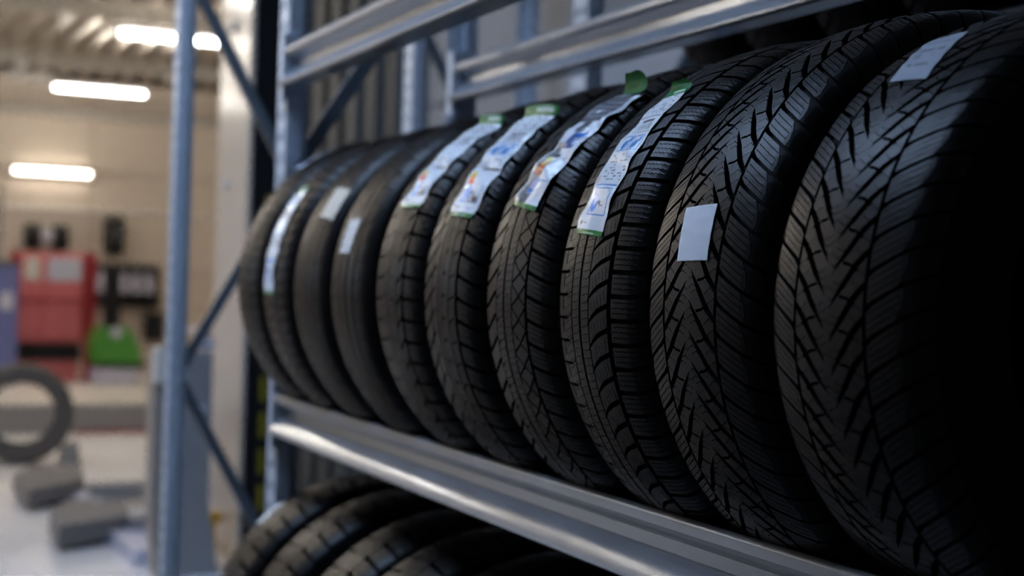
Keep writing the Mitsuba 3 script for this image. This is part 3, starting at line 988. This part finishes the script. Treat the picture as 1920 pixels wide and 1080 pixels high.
t = thing('car_lift', 'far low car lift with a dark pad lying on the pale floor', 'lift')
part(t, 'pad', slab([(.83, 8.2), (.98, 8.6), (1.25, 8.5), (1.19, 7.95), (.85, 7.6)], -1.21, -1.13), PADGREY)
part(t, 'bar', bbox((1.18, 7.72, -1.22), (2.3, 7.86, -1.13), .008), SLATE)
part(t, 'link', slab([(1.10, 8.13), (1.30, 8.09), (1.21, 7.53), (1.12, 7.6)], -1.245, -1.19), LILAC)
part(t, 'foot', bbox((.95, 8.0, FL), (1.1, 8.2, -1.20), .01), SLATE_D)
part(t, 'foot', bbox((2.1, 7.74, FL), (2.25, 7.84, -1.21), .01), SLATE_D)
t = thing('car_lift', 'near low car lift with a wide dark pad beside the grey pedestal', 'lift')
part(t, 'pad', slab([(.875, 6.96), (1.015, 7.3), (1.27, 7.19), (1.215, 6.72), (.86, 6.5)], -1.22, -1.13), PADGREY)
part(t, 'bar', bbox((1.2, 6.66, -1.22), (1.40, 6.80, -1.13), .008), SLATE)
part(t, 'link', slab([(1.10, 6.85), (1.31, 6.8), (1.25, 6.16), (1.13, 6.14)], -1.245, -1.19), LILAC)
part(t, 'foot', bbox((.95, 6.75, FL), (1.1, 6.95, -1.21), .01), SLATE_D)

t = thing('lift_platform', 'low slate blue lift platform with a pale top across the workshop floor', 'platform')
part(t, 'frame', cat(bbox((-3.5, 11.3, FL), (3.0, 11.42, -1.03), .01), bbox((-3.5, 12.9, FL), (3.0, 13.0, -1.03), .01), bbox((2.9, 11.3, FL), (3.0, 13.0, -1.03), .01), bbox((-3.5, 11.3, FL), (-3.4, 13.0, -1.03), .01)), SLATE)
part(t, 'top_plate', bbox((-3.5, 11.3, -1.035), (3.0, 13.0, -1.015), .006), CREAM)
part(t, 'red_strip', bbox((1.6, 11.25, FL), (2.6, 11.30, FL + .02), .004), RED_D)

k = tyre('smooth', 1.02, 9.6, FL + R0 - .001, 'grey tyre standing upright alone on the workshop floor', rz=-.10, mats=(DUSTY, DUSTY))
t = thing('wheel_chock', 'small grey block at the foot of the lone standing tyre', 'chock')
part(t, None, trimesh.convex.convex_hull(np.array([(1.255, 9.45, FL), (1.38, 9.45, FL), (1.255, 9.65, FL), (1.38, 9.65, FL), (1.27, 9.47, FL + .12), (1.36, 9.47, FL + .14), (1.27, 9.6, FL + .12), (1.36, 9.6, FL + .14)])), SLATE)

# red cabinet
y = 16.6
t = thing('tool_cabinet', 'red workshop cabinet with two pale window panels in front of the back wall', 'cabinet')
part(t, 'body', cat(bbox((1.68, y, -.82), (2.40, y + .55, .20), .02), bbox((1.72, y + .05, FL), (2.36, y + .5, -.86), .01)), RED)
d1 = part(t, 'door', bbox((1.72, y - .025, -.78), (1.935, y + .01, .16), .012), RED)
d2 = part(t, 'door', bbox((1.965, y - .025, -.78), (2.38, y + .01, .16), .012), RED)
part(d1, 'window_panel', bbox((1.75, y - .035, -.12), (1.915, y - .02, .14), .006), CREAM)
part(d2, 'window_panel', bbox((1.99, y - .035, -.12), (2.36, y - .02, .14), .006), LILAC)
part(t, 'post', bbox((2.41, y - .06, FL), (2.52, y + .1, .21), .01), RED_D)
part(t, 'post', bbox((1.60, y - .02, FL), (1.68, y + .1, .21), .01), RED_D)
part(t, 'plinth', bbox((1.70, y - .02, FL + .24), (2.38, y + .3, -.83), .006), DARK)
part(t, 'rail', bbox((1.70, y - .05, -.36), (2.40, y - .022, -.32), .006), RED_D)

y = 15.4
t = thing('machine_cabinet', 'blue machine cabinet with dark top at the left edge of the photo', 'cabinet')
part(t, 'body', bbox((.9, y, FL + .04), (1.575, y + .5, .03), .015), BLUE)
part(t, 'top', bbox((.89, y - .01, .03), (1.585, y + .51, .085), .01), SLATE_D)
part(t, 'plinth', bbox((.93, y + .03, FL), (1.55, y + .47, FL + .05), .004), DARK)
part(t, 'sign', bbox((1.39, y - .008, -.42), (1.52, y + .002, -.24), .003), LILAC)
part(t, 'pole', cyl((1.40, y + .3, .08), (1.40, y + .3, .85), .015, 10), SLATE_D, smooth=40)

for (xa, xb, z0, z1, lab) in ((1.86, 2.35, .23, .55, 'wide black reel with a grey drum on the wall above the red cabinet'), (2.80, 2.99, .20, .68, 'narrow black reel on the wall left of the galvanised post')):
    t = thing('hose_reel', lab, 'reel')
    yc, zc, rr = YB - .24, (z0 + z1) / 2, (z1 - z0) / 2
    wdt = .17 if xb - xa > .3 else .07
    part(t, 'flange', cyl((xa, yc, zc), (xa + wdt, yc, zc), rr, 24), DARK, smooth=40)
    part(t, 'flange', cyl((xb - wdt, yc, zc), (xb, yc, zc), rr, 24), DARK, smooth=40)
    part(t, 'drum', cyl((xa + wdt, yc, zc), (xb - wdt, yc, zc), rr * .55, 20), LILAC, smooth=40)
    for xq in (xa + .02, xb - .05):
        part(t, 'wall_arm', bbox((xq, yc, zc - .02), (xq + .03, YB, zc + .02)), SLATE_D)

t = thing('canister_rack', 'black wall rack with pale canisters to the right of the red cabinet', 'rack')
part(t, 'back_board', bbox((2.66, YB - .06, -.42), (3.50, YB, .10), .01), DARK)
part(t, 'shelf', bbox((2.66, YB - .26, -.30), (3.50, YB - .05, -.26), .006), DARK)
part(t, 'shelf', bbox((2.66, YB - .26, -.42), (3.50, YB - .05, -.39), .006), DARK)
for x, w in ((2.78, 'leftmost'), (2.92, 'second from the left'), (3.05, 'middle'), (3.20, 'second from the right'), (3.35, 'rightmost')):
    t = thing('canister', w + ' of the five pale canisters on the black wall rack', 'canister', 'pale canisters on the black wall rack')
    prof = np.array([[0, 0], [.05, 0], [.056, .01], [.056, .17], [.05, .2], [.03, .225], [.022, .235], [.022, .27], [0, .27]])
    m = trimesh.creation.revolve(prof, sections=20).apply_translation([x, YB - .16, -.26])
    part(t, None, m, LILAC, smooth=40)
part('trim_2', None, cyl((-6, YB - .04, .74), (6, YB - .04, .74), .022, 10), WHITE, smooth=40)

y = 16.0
t = thing('floor_machine', 'green floor machine with a dark column between red cabinet and galvanised post', 'machine')
part(t, 'base', bbox((2.47, y, FL), (2.92, y + .5, -1.05), .02), LILAC)
part(t, 'body', trimesh.convex.convex_hull(np.array([(a, b, c) for b in (y - .02, y + .5) for a, c in ((2.44, -1.0), (2.95, -1.0), (2.93, -.85), (2.80, -.60), (2.50, -.62), (2.44, -.72))])), GREENP)
part(t, 'skirt', bbox((2.46, y - .01, -1.06), (3.0, y + .49, -.99), .01), DARK)
part(t, 'column', cat(bbox((2.57, y + .15, -.65), (2.73, y + .35, .06), .02), bbox((2.50, y + .1, -.34), (2.73, y + .3, -.26), .01)), DARK)
part(t, 'hub', cyl((2.66, y - .06, -.66), (2.66, y - .01, -.66), .06, 20), LILAC, smooth=40)

t = thing('mounted_box', 'black box on the back wall right of the green machine', 'box')
part(t, None, bbox((3.33, YB - .2, -.84), (3.55, YB, -.50), .02), DARK)
t = thing('trolley', 'slate grey trolley behind the grey pedestal', 'trolley')
part(t, 'body', bbox((2.14, 9.3, -.95), (2.34, 9.7, -.40), .02), SLATE)
part(t, 'tray', bbox((2.1, 9.25, -.40), (2.38, 9.75, -.36), .01), LILAC)
for x in (2.17, 2.31):
    for yy in (9.36, 9.64):
        part(t, 'leg', cyl((x, yy, FL), (x, yy, -.94), .015, 10), SLATE_D, smooth=40)
t = thing('bucket', 'white bucket with a blue band behind the grey pedestal', 'bucket')
m = trimesh.creation.revolve(np.array([[0, 0], [.085, 0], [.10, .22], [.105, .22], [.105, .235], [.095, .235], [.08, .01], [0, .01]]), sections=24).apply_translation([1.72, 7.2, FL])
part(t, 'pail', m, WHITE, smooth=40)
part(t, 'band', trimesh.creation.revolve(np.array([[.099, .17], [.1035, .17], [.1045, .205], [.099, .205]]), sections=24).apply_translation([1.72, 7.2, FL]), BLUE, smooth=40)
t = thing('yellow_cap', 'small round yellow object beside the beige column foot', 'cap')
part(t, None, cat(trimesh.creation.icosphere(2, .034).apply_translation([1.53, 6.42, -1.105]), cyl((1.53, 6.42, FL), (1.53, 6.42, -1.12), .012, 10)), YELLOW, smooth=40)
